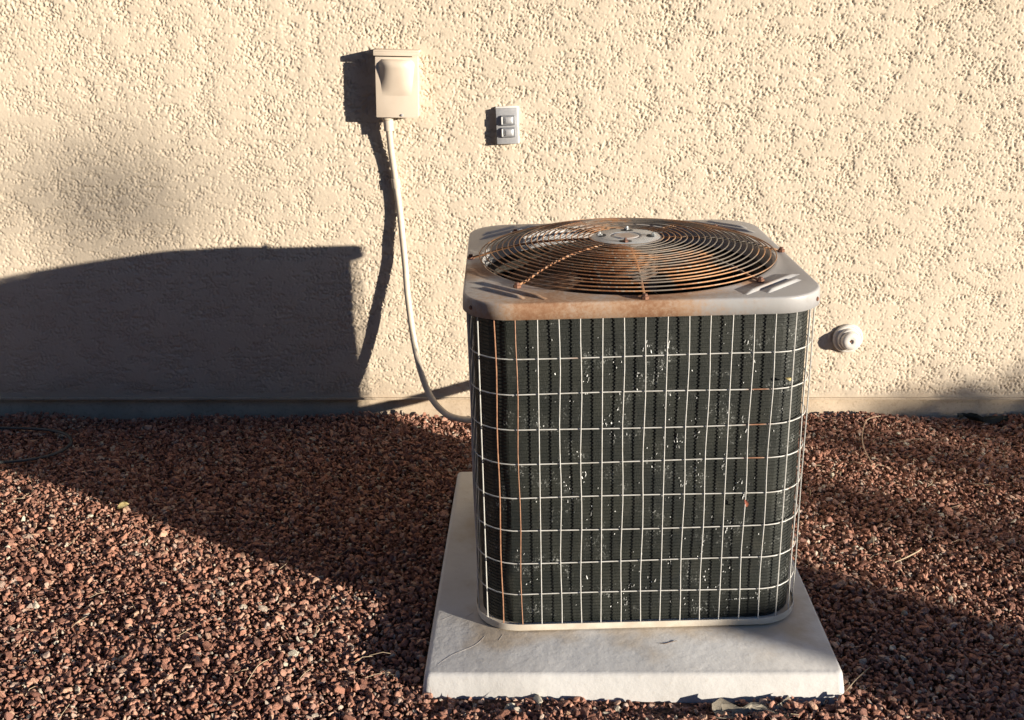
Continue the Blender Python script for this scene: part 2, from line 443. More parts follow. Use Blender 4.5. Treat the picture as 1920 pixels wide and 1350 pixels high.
# ------------------------------------------------------------------ house wall
wall = empty('house_wall', (0, YW, 0))
tag(wall, 'tan stucco house wall with a knockdown texture behind the air conditioner', 'wall', kind='thing')
DX = 0.0024; X0, X1, Z0, Z1 = -1.80, 1.80, 0.058, 1.36
nx, nz = int((X1 - X0) / DX), int((Z1 - Z0) / DX)
def stucco_height():
    a = band_noise(nx, nz, DX, 0.0118, 0.034, 1.10, 0.76, 1)           # blobs of the sprayed coat
    b = band_noise(nx, nz, DX, 0.024, 0.08, 1.2, 0.8, 2)
    big = band_noise(nx, nz, DX, 0.15, None, 0.9, 1.1, 3)
    mid = band_noise(nx, nz, DX, 0.060, None, 1.25, 0.8, 6)
    streak = band_noise(nx, nz, DX, 0.050, None, 1.9, 0.45, 4)
    fine = band_noise(nx, nz, DX, 0.0060, 0.015, 1, 1, 5)
    zz, xx = np.mgrid[0:nz, 0:nx]
    n = 0.88 * a + 0.45 * b + 0.30 * fine
    cover = 0.45 * mid + 0.22 * big + 0.42 * streak                   # trowelled zones have fewer pits
    pit = 1 - sstep(n + cover, -1.18, -0.62)                          # pits left between the knocked-down plateaus
    # long thin creases where two passes of the trowel meet
    crease = np.exp(-((0.8 * b + 0.5 * mid + 0.12 * a) / 0.075) ** 2) * sstep(a, -0.3, 0.9)
    coat = 0.36 * (xx / nx - 0.5) + 0.30 * (zz / nz - 0.5)            # coat was sprayed heavier towards the upper right
    rough = np.clip(0.70 + 0.85 * coat + 0.30 * sstep(-big - 0.9 * streak - 0.5 * mid, -1.0, 1.0), 0.35, 1.25)
    h = -0.0026 * pit - 0.0017 * crease + 0.00030 * np.tanh(0.9 * a) + 0.00010 * b + 0.00013 * fine
    h = h * rough + 0.0004 * big
    lip = sstep(zz * DX, 0.0, 0.02)                                   # smooth lip just above the weep screed
    return (h * lip).astype(np.float32)
H = stucco_height()
zz, xx = np.mgrid[0:nz, 0:nx]
co = np.empty((nz, nx, 3), np.float32)
co[..., 0] = X0 + xx * (X1 - X0) / (nx - 1); co[..., 1] = -H; co[..., 2] = Z0 + zz * (Z1 - Z0) / (nz - 1)
me = bpy.data.meshes.new('stucco'); me.vertices.add(nx * nz); me.vertices.foreach_set('co', co.ravel())
idx = np.arange(nx * nz, dtype=np.int32).reshape(nz, nx)
q = np.stack([idx[:-1, :-1], idx[:-1, 1:], idx[1:, 1:], idx[1:, :-1]], -1).reshape(-1, 4)
me.loops.add(q.size); me.loops.foreach_set('vertex_index', q.ravel())
me.polygons.add(len(q)); me.polygons.foreach_set('loop_start', np.arange(0, q.size, 4, dtype=np.int32))
me.update(calc_edges=True); me.shade_smooth()
obj('stucco', me, M_stucco, wall)
# the wall goes on beyond the picture
bm = bmesh.new()
box(bm, (-5.40, 0.06, 1.40), (7.20, 0.12, 2.684)); box(bm, (5.40, 0.06, 1.40), (7.20, 0.12, 2.684))
box(bm, (0, 0.06, 2.052), (3.60, 0.12, 1.384)); box(bm, (0, 0.07, 0.71), (3.60, 0.12, 1.29))
obj('stucco_backing', finish(bm, 'stucco_backing', 0), M_stucco_far, wall)
obj('foundation', box_mesh('foundation', (18.0, 0.16, 0.30), 0.004, (0, 0.085, -0.098)), M_found, wall)
obj('weep_screed', box_mesh('weep_screed', (18.0, 0.014, 0.007), 0.0015, (0, -0.0005, 0.0565)), M_found, wall)

obj('sky_blocker_eave', box_mesh('sky_blocker_eave', (18.0, 1.00, 0.06), 0.006, (0, -0.44, 2.745)), M_found, wall)  # unseen overhang with its front board, added to hold sky light off the yard
obj('sky_blocker_fascia', box_mesh('sky_blocker_fascia', (18.0, 0.03, 0.20), 0.004, (0, -0.956, 2.78)), M_found, wall)

# ------------------------------------------------------------------ unseen house added behind the camera to block sky light
nb = empty('sky_blocker_house', (-4.5, -3.4, 0))
tag(nb, 'unseen two storey house added across the side yard to block sky light', 'house')
obj('wall', box_mesh('wall', (19.6, 8.0, 5.8), 0.01, (0, -4.0, 2.89)), M_nbwall, nb)
bm = bmesh.new()
vs = [bm.verts.new(p) for p in ((-10.3, 0.55, 5.8), (10.1, 0.55, 5.8), (10.1, -8.55, 5.8), (-10.3, -8.55, 5.8), (-6.5, -4, 7.6), (6.5, -4, 7.6), (-10.3, 0.55, 5.65), (10.1, 0.55, 5.65), (10.1, -8.55, 5.65), (-10.3, -8.55, 5.65))]
for f in ((0, 1, 5, 4), (1, 2, 5), (2, 3, 4, 5), (3, 0, 4), (0, 6, 7, 1), (1, 7, 8, 2), (2, 8, 9, 3), (3, 9, 6, 0), (6, 9, 8, 7)): bm.faces.new([vs[i] for i in f])
obj('roof', finish(bm, 'roof', 0), M_roof, nb)
for wx, wz in ((-6.5, 1.55), (-1.0, 1.55), (5.0, 1.55), (-5.0, 4.2), (3.0, 4.2)):
    wf = obj('window', box_mesh('window', (1.3, 0.06, 1.1), 0.01, (wx, 0.03, wz)), M_edgewhite, nb)
    obj('pane', box_mesh('pane', (1.16, 0.01, 0.96), 0.0, (wx, 0.064, wz)), M_pane, wf)

# ------------------------------------------------------------------ equipment pad
bm = bmesh.new()
fl = 0.006
def rrect(wx, wy, r, z, k=5):
    out = []
    for cx, cy, a0 in ((1, 1, 0), (-1, 1, 90), (-1, -1, 180), (1, -1, 270)):
        for i in range(k + 1):
            a = R(a0 + 90 * i / k)
            out.append((cx * (wx - r) + r * math.cos(a), cy * (wy - r) + r * math.sin(a), z))
    return out
loops = [rrect(PAD_W + 0.012, PAD_D + 0.012, 0.016, -0.085), rrect(PAD_W + 0.006, PAD_D + 0.006, 0.014, -0.040),
         rrect(PAD_W + 0.001, PAD_D + 0.001, 0.012, -0.006), rrect(PAD_W - 0.0015, PAD_D - 0.0015, 0.011, -0.002), rrect(PAD_W - 0.006, PAD_D - 0.006, 0.009, 0.0)]
loops_mesh(bm, loops, cap0=True, cap1=True)
pad = obj('equipment_pad', finish(bm, 'equipment_pad', 50), M_pad, None, PAD_O, tilt_rot(PAD_YAW))
tag(pad, 'square white equipment pad with brown stains under the air conditioner', 'pad')
for pts, w in (([(-0.355, -0.395), (-0.33, -0.365), (-0.29, -0.335), (-0.272, -0.305)], 0.00035), ([(-0.36, -0.25), (-0.34, -0.235)], 0.00025),
               ([(-0.315, -0.245), (-0.297, -0.222)], 0.00025), ([(-0.245, -0.32), (-0.238, -0.30)], 0.00025)):
    sp = catmull([(x, y, 0.00025) for x, y in pts], 4)
    obj('scratch', tube_mesh('scratch', sp, [w * (0.35 + 0.65 * math.sin(math.pi * (i + .4) / (len(sp)))) for i in range(len(sp))], 5), M_scratch, pad)

# ------------------------------------------------------------------ air conditioner
UO = Vector((0.2416, 2.0525, 0.0402 + 0.0015))
UW, UT, RIM, CR = 0.3180, 0.6578, 0.0262, 0.088
ac = empty('air_conditioner', UO, tilt_rot(0.0128))
tag(ac, 'rust-stained square air conditioner with a wire grille standing on the white pad', 'air conditioner')

def rr_path(w, r, step=0.01):
    """points + arc length of a rounded square, starting at front centre, counter-clockwise (towards +x)"""
    s = w - r; segs = []
    pts = []
    def line(a, b):
        n = max(2, int((Vector(b) - Vector(a)).length / step))
        for i in range(n): pts.append((a[0] + (b[0] - a[0]) * i / n, a[1] + (b[1] - a[1]) * i / n))
    def arc(cx, cy, a0):
        n = max(6, int(r * math.pi / 2 / step))
        for i in range(n):
            a = R(a0 + 90 * i / n); pts.append((cx + r * math.cos(a), cy + r * math.sin(a)))
    line((0, -w), (s, -w)); arc(s, -s, -90); line((w, -s), (w, s)); arc(s, s, 0)
    line((s, w), (-s, w)); arc(-s, s, 90); line((-w, s), (-w, -s)); arc(-s, -s, 180); line((-s, -w), (0, -w))
    return pts
def rr_at(w, r, t):
    """point and outward normal at arc length t from the front centre"""
    s = w - r; q = math.pi * r / 2
    per = 8 * s + 4 * q; t %= per
    seq = [('l', s, (0, -w), (1, 0)), ('a', q, (s, -s), -90), ('l', 2 * s, (w, -s), (0, 1)), ('a', q, (s, s), 0), ('l', 2 * s, (s, w), (-1, 0)),
           ('a', q, (-s, s), 90), ('l', 2 * s, (-w, s), (0, -1)), ('a', q, (-s, -s), 180), ('l', s, (-s, -w), (1, 0))]
    for kind, ln, p, d in seq:
        if t <= ln + 1e-9:
            if kind == 'l': return (p[0] + d[0] * t, p[1] + d[1] * t), (d[1], -d[0])
            a = R(d) + t / r; return (p[0] + r * math.cos(a), p[1] + r * math.sin(a)), (math.cos(a), math.sin(a))
        t -= ln
    return (0, -w), (0, -1)
def rr_perimeter(w, r): return 8 * (w - r) + 2 * math.pi * r
def rr_ray(w, r, th):
    """rounded square hit by a ray from the centre"""
    c, s = math.cos(th), math.sin(th)
    k = w / max(abs(c), abs(s)); x, y = c * k, s * k
    i = w - r
    if abs(x) > i and abs(y) > i:
        cx, cy = math.copysign(i, c), math.copysign(i, s)
        b = c * cx + s * cy; k = b + math.sqrt(max(b * b - (cx * cx + cy * cy - r * r), 0)); x, y = c * k, s * k
    return x, y

# lid: orifice collar, top sheet, rolled edge, rim
bm = bmesh.new(); NA = 192; RH = 0.2865
ths = [2 * math.pi * i / NA for i in range(NA)]
def circ(r, z): return [(r * math.cos(t), r * math.sin(t), z) for t in ths]
def rrl(w, r, z): return [(*rr_ray(w, r, t), z) for t in ths]
loops = [circ(0.284, UT - 0.034), circ(0.2825, UT - 0.02), circ(0.284, UT - 0.008), circ(RH, UT + 0.0005), circ(0.2905, UT + 0.002), circ(0.2945, UT + 0.0003)]
e1 = rrl(UW - 0.0060, CR - 0.0060, UT)
loops.append([tuple(Vector(a).lerp(Vector(b), 0.5)) for a, b in zip(loops[-1], e1)])
for i in range(0, 5):
    a = R(90 * i / 4); ins = 0.0048 * (1 - math.sin(a))
    loops.append(rrl(UW - ins, CR - ins, UT - 0.0048 * (1 - math.cos(a))))
loops += [rrl(UW + 0.0012, CR + 0.0012, UT - RIM - 0.003), rrl(UW - 0.0008, CR, UT - RIM - 0.0035), rrl(UW - 0.006, CR - 0.005, UT - RIM - 0.0015), rrl(UW - 0.006, CR - 0.005, UT - 0.006)]
loops_mesh(bm, loops)
lid = obj('lid', finish(bm, 'lid', 40, recalc=False), M_lid, ac)
# underside of the top sheet so that the cabinet is closed
bm = bmesh.new(); loops_mesh(bm, [circ(0.284, UT - 0.05), rrl(UW - 0.03, CR - 0.03, UT - 0.03)])
obj('fan_deck', finish(bm, 'fan_deck', 0), M_inside, ac)
# pressed ribs across the four corners
for q in range(4):
    a = q * math.pi / 2
    for (p0, p1) in (((0.172, -0.296), (0.296, -0.172)), ((0.212, -0.288), (0.290, -0.210))):
        d = Vector((p1[0] - p0[0], p1[1] - p0[1], 0)); ln = d.length; d.normalize(); nrm = Vector((-d.y, d.x, 0))
        bm = bmesh.new(); LP = []
        for k in range(9):
            t = k / 8; prof = math.sin(math.pi * min(1, max(0, t))) ** 0.4
            ends = []
            for j in range(7):
                u = -1 + 2 * j / 6
                z = 0.0050 * (1 - u ** 4) * min(1, t * 14, (1 - t) * 14)
                ends.append(Vector((p0[0], p0[1], 0)) + d * (ln * t) + nrm * (u * 0.0052) + Vector((0, 0, UT + 0.0002 + z)))
            LP.append(ends)
        loops_mesh(bm, LP, closed=False)
        bmesh.ops.rotate(bm, verts=bm.verts[:], cent=(0, 0, 0), matrix=Matrix.Rotation(a, 3, 'Z'))
        obj('pressed_rib', finish(bm, 'pressed_rib', 60, recalc=False), M_lid, lid)
# rim screws
for t in (0.315, -0.315, 1.0, -1.0):
    (x, y), (nx_, ny_) = rr_at(UW, CR, t)
    bm = bmesh.new(); lathe(bm, [(0.0, 0.0035), (0.0028, 0.003), (0.0042, 0.001), (0.0042, -0.001)], 10, 'Y')
    obj('screw', finish(bm, 'screw', 40), M_rustdark, lid, (x, y, UT - 0.016), (0, 0, math.atan2(ny_, nx_) + math.pi / 2))

# fan guard: 20 rings on 8 spokes, shallow dome
guard = empty('fan_guard', (0, 0, UT), parent=ac)
def dome(r): return 0.0085 + 0.030 * (1 - (max(r - 0.07, 0) / 0.222) ** 2.9)
NR = 20
for i in range(NR):
    r = 0.0735 + (0.2915 - 0.0735) * i / (NR - 1)
    wob = rng.uniform(-0.0008, 0.0008)
    pts = [((r) * math.cos(t), (r) * math.sin(t), dome(r) + wob + 0.0006 * math.sin(3 * t + i)) for t in [2 * math.pi * k / 96 for k in range(96)]]
    obj('guard_ring', tube_mesh('guard_ring', pts, 0.00125, 6, True), M_rustwire, guard)
for k in range(8):
    a = R(-90.5 + 45 * k); c, s = math.cos(a), math.sin(a)
    rs = [0.055, 0.09, 0.13, 0.17, 0.21, 0.25, 0.285, 0.297, 0.306, 0.309]
    zs = [dome(r) - 0.0034 for r in rs[:7]] + [0.0055, 0.0035, 0.0035]
    if k % 2: rs[-2:] = [0.304, 0.315]
    sp = obj('guard_spoke', tube_mesh('guard_spoke', [(c * r, s * r, z) for r, z in zip(rs, zs)], 0.0024, 6), M_rustwire, guard)
    bm = bmesh.new(); lathe(bm, [(0.0, 0.0095), (0.004, 0.0085), (0.0048, 0.005), (0.0072, 0.004), (0.0072, -0.0005)], 8)
    obj('spoke_bolt', finish(bm, 'spoke_bolt', 30), M_rustdark, guard, (c * 0.309, s * 0.309, 0.001))
bm = bmesh.new(); zt = dome(0.07)
lathe(bm, [(0.0, 0.003), (0.024, 0.003), (0.0265, -0.0005), (0.030, -0.0005), (0.032, 0.0022), (0.066, 0.0012), (0.0705, -0.002), (0.0705, -0.006), (0.0, -0.008)], 40)
obj('hub_plate', finish(bm, 'hub_plate', 40), M_hub, guard, (0, 0, zt))
for k in range(4):
    a = R(82 + 90 * k); c, s = math.cos(a), math.sin(a)
    bm = bmesh.new(); lathe(bm, [(0.0, 0.0085), (0.0028, 0.008), (0.0034, 0.004), (0.0062, 0.0038), (0.0062, 0.0)], 6)
    bmesh.ops.translate(bm, verts=bm.verts[:], vec=(0.005, 0, 0))
    obj('hub_bolt', finish(bm, 'hub_bolt', 30), M_rustdark if k == 2 else M_fin, guard, (c * 0.048, s * 0.048, zt + 0.0015), (0, 0, a))
    bm = bmesh.new(); lathe(bm, [(0.0, 0.0008), (0.0085, 0.0008), (0.0085, -0.001)], 14); bmesh.ops.scale(bm, verts=bm.verts[:], vec=(1.5, 1, 1))
    obj('slot_shade_disc', finish(bm, 'slot_shade_disc', 30), M_dark, guard, (c * 0.048, s * 0.048, zt + 0.0017), (0, 0, a + math.pi / 2))  # solid near-black disc, shade of an open slot painted as its colour
# fan blades and motor under the guard
fan = empty('fan', (0, 0, UT - 0.055), (0, 0, R(20)), ac)
for k in range(4):
    bm = bmesh.new(); LP = []
    for i in range(9):
        r = 0.06 + 0.205 * i / 8; sw = R(8 + 30 * (i / 8) ** 1.2); half = R(26 + 8 * (i / 8))
        row = []
        for j in range(9):
            u = -1 + 2 * j / 8; th = sw + half * u
            z = -0.030 * u * (1 - 0.35 * i / 8) - 0.010 * (1 - u * u)
            row.append((r * math.cos(th), r * math.sin(th), z))
        LP.append(row)
    loops_mesh(bm, LP, closed=False)
    gth = bmesh.ops.solidify(bm, geom=bm.faces[:], thickness=0.0015)
    obj('fan_blade', finish(bm, 'fan_blade', 40), M_blade, fan, rot=(0, 0, k * math.pi / 2))
bm = bmesh.new(); lathe(bm, [(0.0, 0.075), (0.05, 0.075), (0.062, 0.068), (0.064, 0.0), (0.062, -0.07), (0.0, -0.075)], 28)
obj('fan_motor', finish(bm, 'fan_motor', 40), M_motor, fan)

# coil: horizontally ridged wall that wraps around the cabinet
bm = bmesh.new(); z0c, z1c = 0.0135, UT - RIM - 0.002
pitch = 0.0070; rows = int((z1c - z0c) / pitch); pitch = (z1c - z0c) / rows
wc = UW - 0.0160
loops = []
pathO = {}
def coil_loop(ins, z): return [(x, y, z) for x, y in rr_path(wc - ins, CR - 0.012 - ins, 0.016)]
nloop = len(coil_loop(0, 0))
def fixed_loop(ins, z):
    # same number of points for every inset
    per = rr_perimeter(wc - ins, CR - 0.012 - ins)
    return [(*rr_at(wc - ins, CR - 0.012 - ins, per * i / 132)[0], z) for i in range(132)]
for i in range(rows):
    z = z0c + i * pitch
    loops += [fixed_loop(0.0013, z + 0.01 * pitch), fixed_loop(0.0001, z + 0.04 * pitch), fixed_loop(0.0, z + 0.67 * pitch), fixed_loop(0.0013, z + 0.70 * pitch)]
loops_mesh(bm, loops)
coil = obj('coil', finish(bm, 'coil', 0, recalc=False), M_coil, ac)
bm = bmesh.new(); loops_mesh(bm, [fixed_loop(0.03, z1c), fixed_loop(0.03, z0c)])
obj('coil_inner_face', finish(bm, 'coil_inner_face', 0), M_inside, ac)
# bent and bare fins that catch the sun, far too many and too small to count
bm = bmesh.new(); fr = random.Random(21)
def shard(t, z, ht, wd):
    (x, y), (nx_, ny_) = rr_at(wc, CR - 0.012, t); tx, ty = -ny_, nx_
    p = Vector((x, y, z)) + Vector((nx_, ny_, 0)) * 0.0006
    T = Vector((tx, ty, 0)); Nn = Vector((nx_, ny_, 0)); Z = Vector((0, 0, 1))
    o1 = fr.uniform(0.0, 0.0009); o2 = fr.uniform(0.0, 0.0005)
    sh = fr.uniform(-0.35, 0.35) * ht
    q = [p - T * wd + Nn * o2, p + T * wd * fr.uniform(0.3, 1) - Nn * 0.0004, p + T * wd + T * sh + Z * ht - Nn * 0.0004, p - T * wd * fr.uniform(0.2, 0.9) + T * sh + Z * ht * fr.uniform(0.7, 1) + Nn * o1]
    bm.faces.new([bm.verts.new(v) for v in q])
for _ in range(44):
    t, z = fr.triangular(-0.22, 0.29, 0.06), fr.uniform(0.05, 0.60)
    for _ in range(fr.randint(2, 9)):
        zz_ = min(max(z + fr.gauss(0, 0.011), 0.03), 0.605)
        shard(t + fr.gauss(0, 0.0042), zz_, fr.choice((0.0015, 0.002, 0.003, 0.0045, 0.007)) * fr.uniform(0.8, 1.2), fr.uniform(0.0004, 0.0012))
for _ in range(150): shard(fr.uniform(-0.24, 0.30), fr.uniform(0.03, 0.6), fr.uniform(0.0012, 0.0042), fr.uniform(0.0004, 0.0012))
for i in range(26): shard(0.165 + i * 0.0021 + fr.uniform(-.001, .001), 0.052 + 0.0001 * i, fr.uniform(0.001, 0.0022), 0.0012)
bf = obj('bent_fins', finish(bm, 'bent_fins', 0, recalc=False), M_fin, ac); bf['kind'] = 'stuff'
bf['label'] = 'bent shiny fins scattered over the dark coil'

# wire grille: every wire its own object
grille = empty('wire_grille', (0, 0, 0), parent=ac)
wg = UW - 0.0060; rg = CR - 0.003
per = rr_perimeter(wg, rg); SP = 0.0376; nv = int(round(per / SP)); SPv = per / nv
WR = 0.0012
vmesh = {}
def vwire(rusty, bend):
    key = (rusty, bend)
    if key not in vmesh:
        z0, z1 = 0.0122, UT - RIM + 0.004
        pts = []
        for i in range(13):
            z = z0 + (z1 - z0) * i / 12
            pts.append((bend * 0.0012 * math.sin(i * 1.3 + bend), -0.0 + bend * 0.0006 * math.sin(i * 0.9), z))
        me = tube_mesh('vertical_wire', pts, WR * (1.0), 6); me.materials.append(M_wire_rust if rusty else M_wire); vmesh[key] = me
    return vmesh[key]
for i in range(nv):
    k = i if i <= nv // 2 else i - nv
    (x, y), (nx_, ny_) = rr_at(wg, rg, k * SP if abs(k) < 12 else i * SPv)
    obj('vertical_wire', vwire(k in (-7, -6), i % 3 - 1), None, grille, (x, y, 0), (0, 0, math.atan2(ny_, nx_) + math.pi / 2))
for row, z in enumerate((0.5546, 0.4874, 0.4186, 0.3523, 0.2834, 0.2150, 0.1473, 0.0803)):
    n = 120; pts = []
    for i in range(n):
        (x, y), _n = rr_at(wg - 0.0026, rg - 0.0026, per * 0.991 * i / n)
        pts.append((x, y, z + 0.0010 * math.sin(i * 0.21 + row * 2.1)))
    me = tube_mesh('horizontal_wire', pts, 0.00118, 6, True)
    att = me.attributes.new('rust', 'FLOAT', 'POINT')
    vals = []
    for v in me.vertices:
        on = 0.0
        if v.co.y < -0.2:
            if row in (1, 2, 3) and 0.190 < v.co.x < 0.236 - 0.004 * row: on = 1.0
            if row == 0 and -0.14 < v.co.x < -0.12: on = 0.6
        vals.append(on)
    att.data.foreach_set('value', vals)
    obj('horizontal_wire', me, M_wire, grille)
# base pan
bm = bmesh.new(); NA2 = 132
def bl(w, r, z):
    p_ = rr_perimeter(w, r); return [(*rr_at(w, r, p_ * i / NA2)[0], z) for i in range(NA2)]
loops_mesh(bm, [bl(UW - 0.014, CR - 0.014, 0.0), bl(UW - 0.004, CR - 0.004, 0.003), bl(UW - 0.0030, CR, 0.006), bl(UW - 0.0030, CR, 0.0155), bl(UW - 0.0038, CR - 0.001, 0.0165),
                bl(UW - 0.0046, CR - 0.002, 0.0160), bl(UW - 0.0052, CR - 0.003, 0.012), bl(UW - 0.05, CR - 0.04, 0.011)], cap0=True, cap1=True)
obj('base_pan', finish(bm, 'base_pan', 35), M_pan, ac)

# ------------------------------------------------------------------ electric disconnect box on the wall
BX, BZ, BD = -0.3015, 0.9610, 0.052
dbox = empty('disconnect_box', (BX, YW, BZ), (0, R(1.0), 0))
tag(dbox, 'cream metal disconnect box with a tapered pull on its cover, high on the wall', 'electrical box')
obj('enclosure', box_mesh('enclosure', (0.108, BD - 0.006, 0.170), 0.002, (0, -(BD - 0.006) / 2 + 0.004, 0.0)), M_boxpaint, dbox)
obj('cover', box_mesh('cover', (0.111, 0.006, 0.1545), 0.0018, (0, -BD + 0.0005, -0.0085)), M_boxpaint, dbox)
bm = bmesh.new(); box(bm, (0, -BD / 2 - 0.0005, 0.083), (0.119, BD + 0.009, 0.0065), 0.002); box(bm, (0, -BD - 0.003, 0.0775), (0.119, 0.004, 0.012), 0.0015)
obj('hood', finish(bm, 'hood'), M_boxpaint, dbox)
# raised finger pull: deep and round-shouldered at the top, flush at the bottom
bm = bmesh.new(); LP = []
for i in range(13):
    t = i / 12; z = 0.063 - 0.092 * t
    hgt = 0.025 * (1 - t) ** 0.85 * min(1.0, math.sqrt(min(1, (t + 0.02) * 7)))
    wo = (0.049 - 0.011 * t) * (0.70 + 0.30 * min(1, math.sqrt(min(1, (t + 0.01) * 8)))); wi = 0.0195 + 0.0145 * t
    row = [(wo * u, -BD - 0.0026 - hgt * (1 - abs(u) ** 2.6), z) for u in [-1 + i_ / 9 for i_ in range(19)]]
    LP.append(row)
vs = loops_mesh(bm, LP, closed=False); bm.faces.new(vs[0])
obj('finger_pull', finish(bm, 'finger_pull', 85), M_boxpaint, dbox)
bm = bmesh.new(); lathe(bm, [(0.0, 0.003), (0.003, 0.002), (0.0035, 0)], 10, 'Y')
obj('screw', finish(bm, 'screw', 30), M_greymetal, dbox, (0.012, -BD - 0.003, -0.079))

# flexible conduit from the box down to the unit
cp = [(-0.3305, 2.8708, 0.8620), (-0.3271, 2.8808, 0.7874), (-0.3182, 2.8868, 0.6994), (-0.3094, 2.8848, 0.6114), (-0.3036, 2.8758, 0.5386), (-0.2978, 2.8668, 0.4647),
      (-0.2916, 2.8488, 0.3771), (-0.2703, 2.8108, 0.2320), (-0.2348, 2.7608, 0.1306), (-0.1842, 2.7008, 0.0908), (-0.1223, 2.6308, 0.1011), (-0.0600, 2.5408, 0.1446), (0.0000, 2.4300, 0.1800), (0.0300, 2.3450, 0.1850)]
cond = empty('flexible_conduit', (0, 0, 0))
tag(cond, 'thin painted conduit curving from the disconnect box down behind the air conditioner', 'conduit')
obj('conduit_tube', tube_mesh('conduit_tube', catmull(cp, 8), 0.0089, 12), M_conduit, cond)
bm = bmesh.new(); lathe(bm, [(0.0, 0.022), (0.0165, 0.022), (0.0165, 0.010), (0.0135, 0.008), (0.0135, -0.020), (0.0, -0.022)], 16)
obj('connector', finish(bm, 'connector', 35), M_conduit, cond, (-0.3303, 2.8712, 0.858), (R(-3), R(-3), 0))
bm = bmesh.new(); lathe(bm, [(0.0, 0.014), (0.0122, 0.013), (0.0122, -0.013), (0.0, -0.014)], 16)
obj('coupling', finish(bm, 'coupling', 35), M_conduit, cond, (-0.3178, 2.8868, 0.695), (R(2), R(-5.5), 0))

# insulated refrigerant pipe between wall and unit (its shadow falls on the wall)
ls = empty('refrigerant_pipe', (0, 0, 0))
tag(ls, 'black insulated pipe running from the wall into the back of the air conditioner', 'pipe')
obj('insulation', tube_mesh('insulation', catmull([(0.47, 2.905, 0.262), (0.47, 2.78, 0.252), (0.465, 2.6, 0.226), (0.46, 2.45, 0.204), (0.455, 2.365, 0.198)], 6), 0.0165, 12), M_black, ls)
bm = bmesh.new(); lathe(bm, [(0.024, 0.008), (0.030, 0.004), (0.032, -0.004), (0.0, -0.005)], 18, 'Y')
obj('wall_seal', finish(bm, 'wall_seal', 35), M_stucco, ls, (0.47, YW - 0.002, 0.262))

# ------------------------------------------------------------------ outdoor outlet
ox, oz = -0.0130, 0.8495
outl = empty('outdoor_outlet', (ox, YW, oz), (0, R(-2.0), 0))
tag(outl, 'small grey weatherproof outlet with two flip lids, on the wall above the unit', 'outlet')
obj('lit_edge_backing', box_mesh('lit_edge_backing', (0.0615, 0.012, 0.0995), 0.002, (0.0012, -0.003, 0.0006)), M_edgewhite, outl)  # white rim set up and right: sunlit plate edges put into its colour
obj('cover_plate', box_mesh('cover_plate', (0.058, 0.010, 0.0955), 0.003, (-0.0003, -0.0138, -0.0006)), M_greymetal, outl)
for sz in (1, -1):
    f = obj('flip_lid', box_mesh('flip_lid', (0.038, 0.008, 0.0265), 0.0035, (0, 0, 0), 3), M_greylid, outl, (0.003, -0.0215, sz * 0.0160 - 0.001))
    bm = bmesh.new(); n_ = 12; LP = []
    for i in range(n_ + 1):
        a = math.pi * i / n_
        LP.append([(0.001 + 0.0125 * u, -0.004 - 0.0042 * math.sin(a) * math.sqrt(max(0, 1 - (abs(u) ** 4))), -0.0092 * math.cos(a)) for u in (-1, -0.85, -0.5, 0, 0.5, 0.85, 1)])
    loops_mesh(bm, LP, closed=False)
    obj('lid_dome', finish(bm, 'lid_dome', 60), M_greymetal, f)
    obj('hinge', box_mesh('hinge', (0.0035, 0.005, 0.020), 0.001, (-0.0165, -0.0045, 0)), M_edgewhite, f)

# ------------------------------------------------------------------ round white vent cap
vent = empty('vent_cap', (0.9700, YW, 0.2440))
tag(vent, 'round white plastic vent cap low on the wall beside the air conditioner', 'vent cap')
bm = bmesh.new(); lathe(bm, [(0.0, 0.0), (0.0425, 0.0), (0.0435, 0.004), (0.0415, 0.0095), (0.038, 0.0115), (0.034, 0.0105), (0.0335, 0.0105)], 40, 'Y')
obj('flange', finish(bm, 'flange', 40), M_pvc, vent)
bm = bmesh.new(); lathe(bm, [(0.033, 0.006), (0.0325, 0.019), (0.030, 0.0225), (0.0275, 0.0230), (0.0265, 0.0215), (0.0255, 0.0335), (0.0225, 0.0375), (0.014, 0.0395), (0.0075, 0.0390), (0.0055, 0.0350), (0.0, 0.0345)], 40, 'Y')
obj('cap', finish(bm, 'cap', 40), M_pvc, vent)
bm = bmesh.new(); lathe(bm, [(0.0, 0.0012), (0.003, 0.001), (0.003, -0.002)], 12, 'Y')
obj('center_screw', finish(bm, 'center_screw', 30), M_rustdark, vent, (0, -0.0350, 0))

# ------------------------------------------------------------------ small things lying on the gravel
def strand(name, pts, rad, mat, label, cat, group=None, k=6):
    P_ = catmull(pts, k); n_ = len(P_)
    o_ = obj(name, tube_mesh(name, P_, [rad * (0.55 + 0.45 * math.sin(math.pi * (i + 0.6) / n_)) for i in range(n_)], 5), mat)
    tag(o_, label, cat, group); return o_
lp = []
for i in range(15):
    a = R(100 - 205 * i / 14); lp.append((-1.48 + 0.265 * math.cos(a), 2.655 + 0.128 * math.sin(a), 0.016 + 0.004 * math.sin(3 * a)))
o = obj('irrigation_tube', tube_mesh('irrigation_tube', catmull([(-1.95, 2.80, 0.012), (-1.75, 2.795, 0.016)] + lp + [(-1.72, 2.515, 0.014), (-1.95, 2.52, 0.01)], 5), 0.0042, 8), M_hose)
tag(o, 'thin dark irrigation tube lying in a loop on shaded gravel by the wall', 'tube')
strand('dry_stem', [(1.075, 2.848, 0.022), (1.02, 2.80, 0.030), (0.975, 2.70, 0.028), (0.955, 2.62, 0.022), (0.952, 2.545, 0.014)], 0.0017, M_twig, 'long curved dry stem on the gravel near the wall beyond the vent cap', 'stem')
strand('dry_stem', [(1.00, 2.665, 0.016), (1.05, 2.66, 0.020), (1.11, 2.685, 0.020), (1.155, 2.70, 0.014)], 0.0012, M_twig, 'short thin dry stem lying level beside the long curved stem', 'stem')
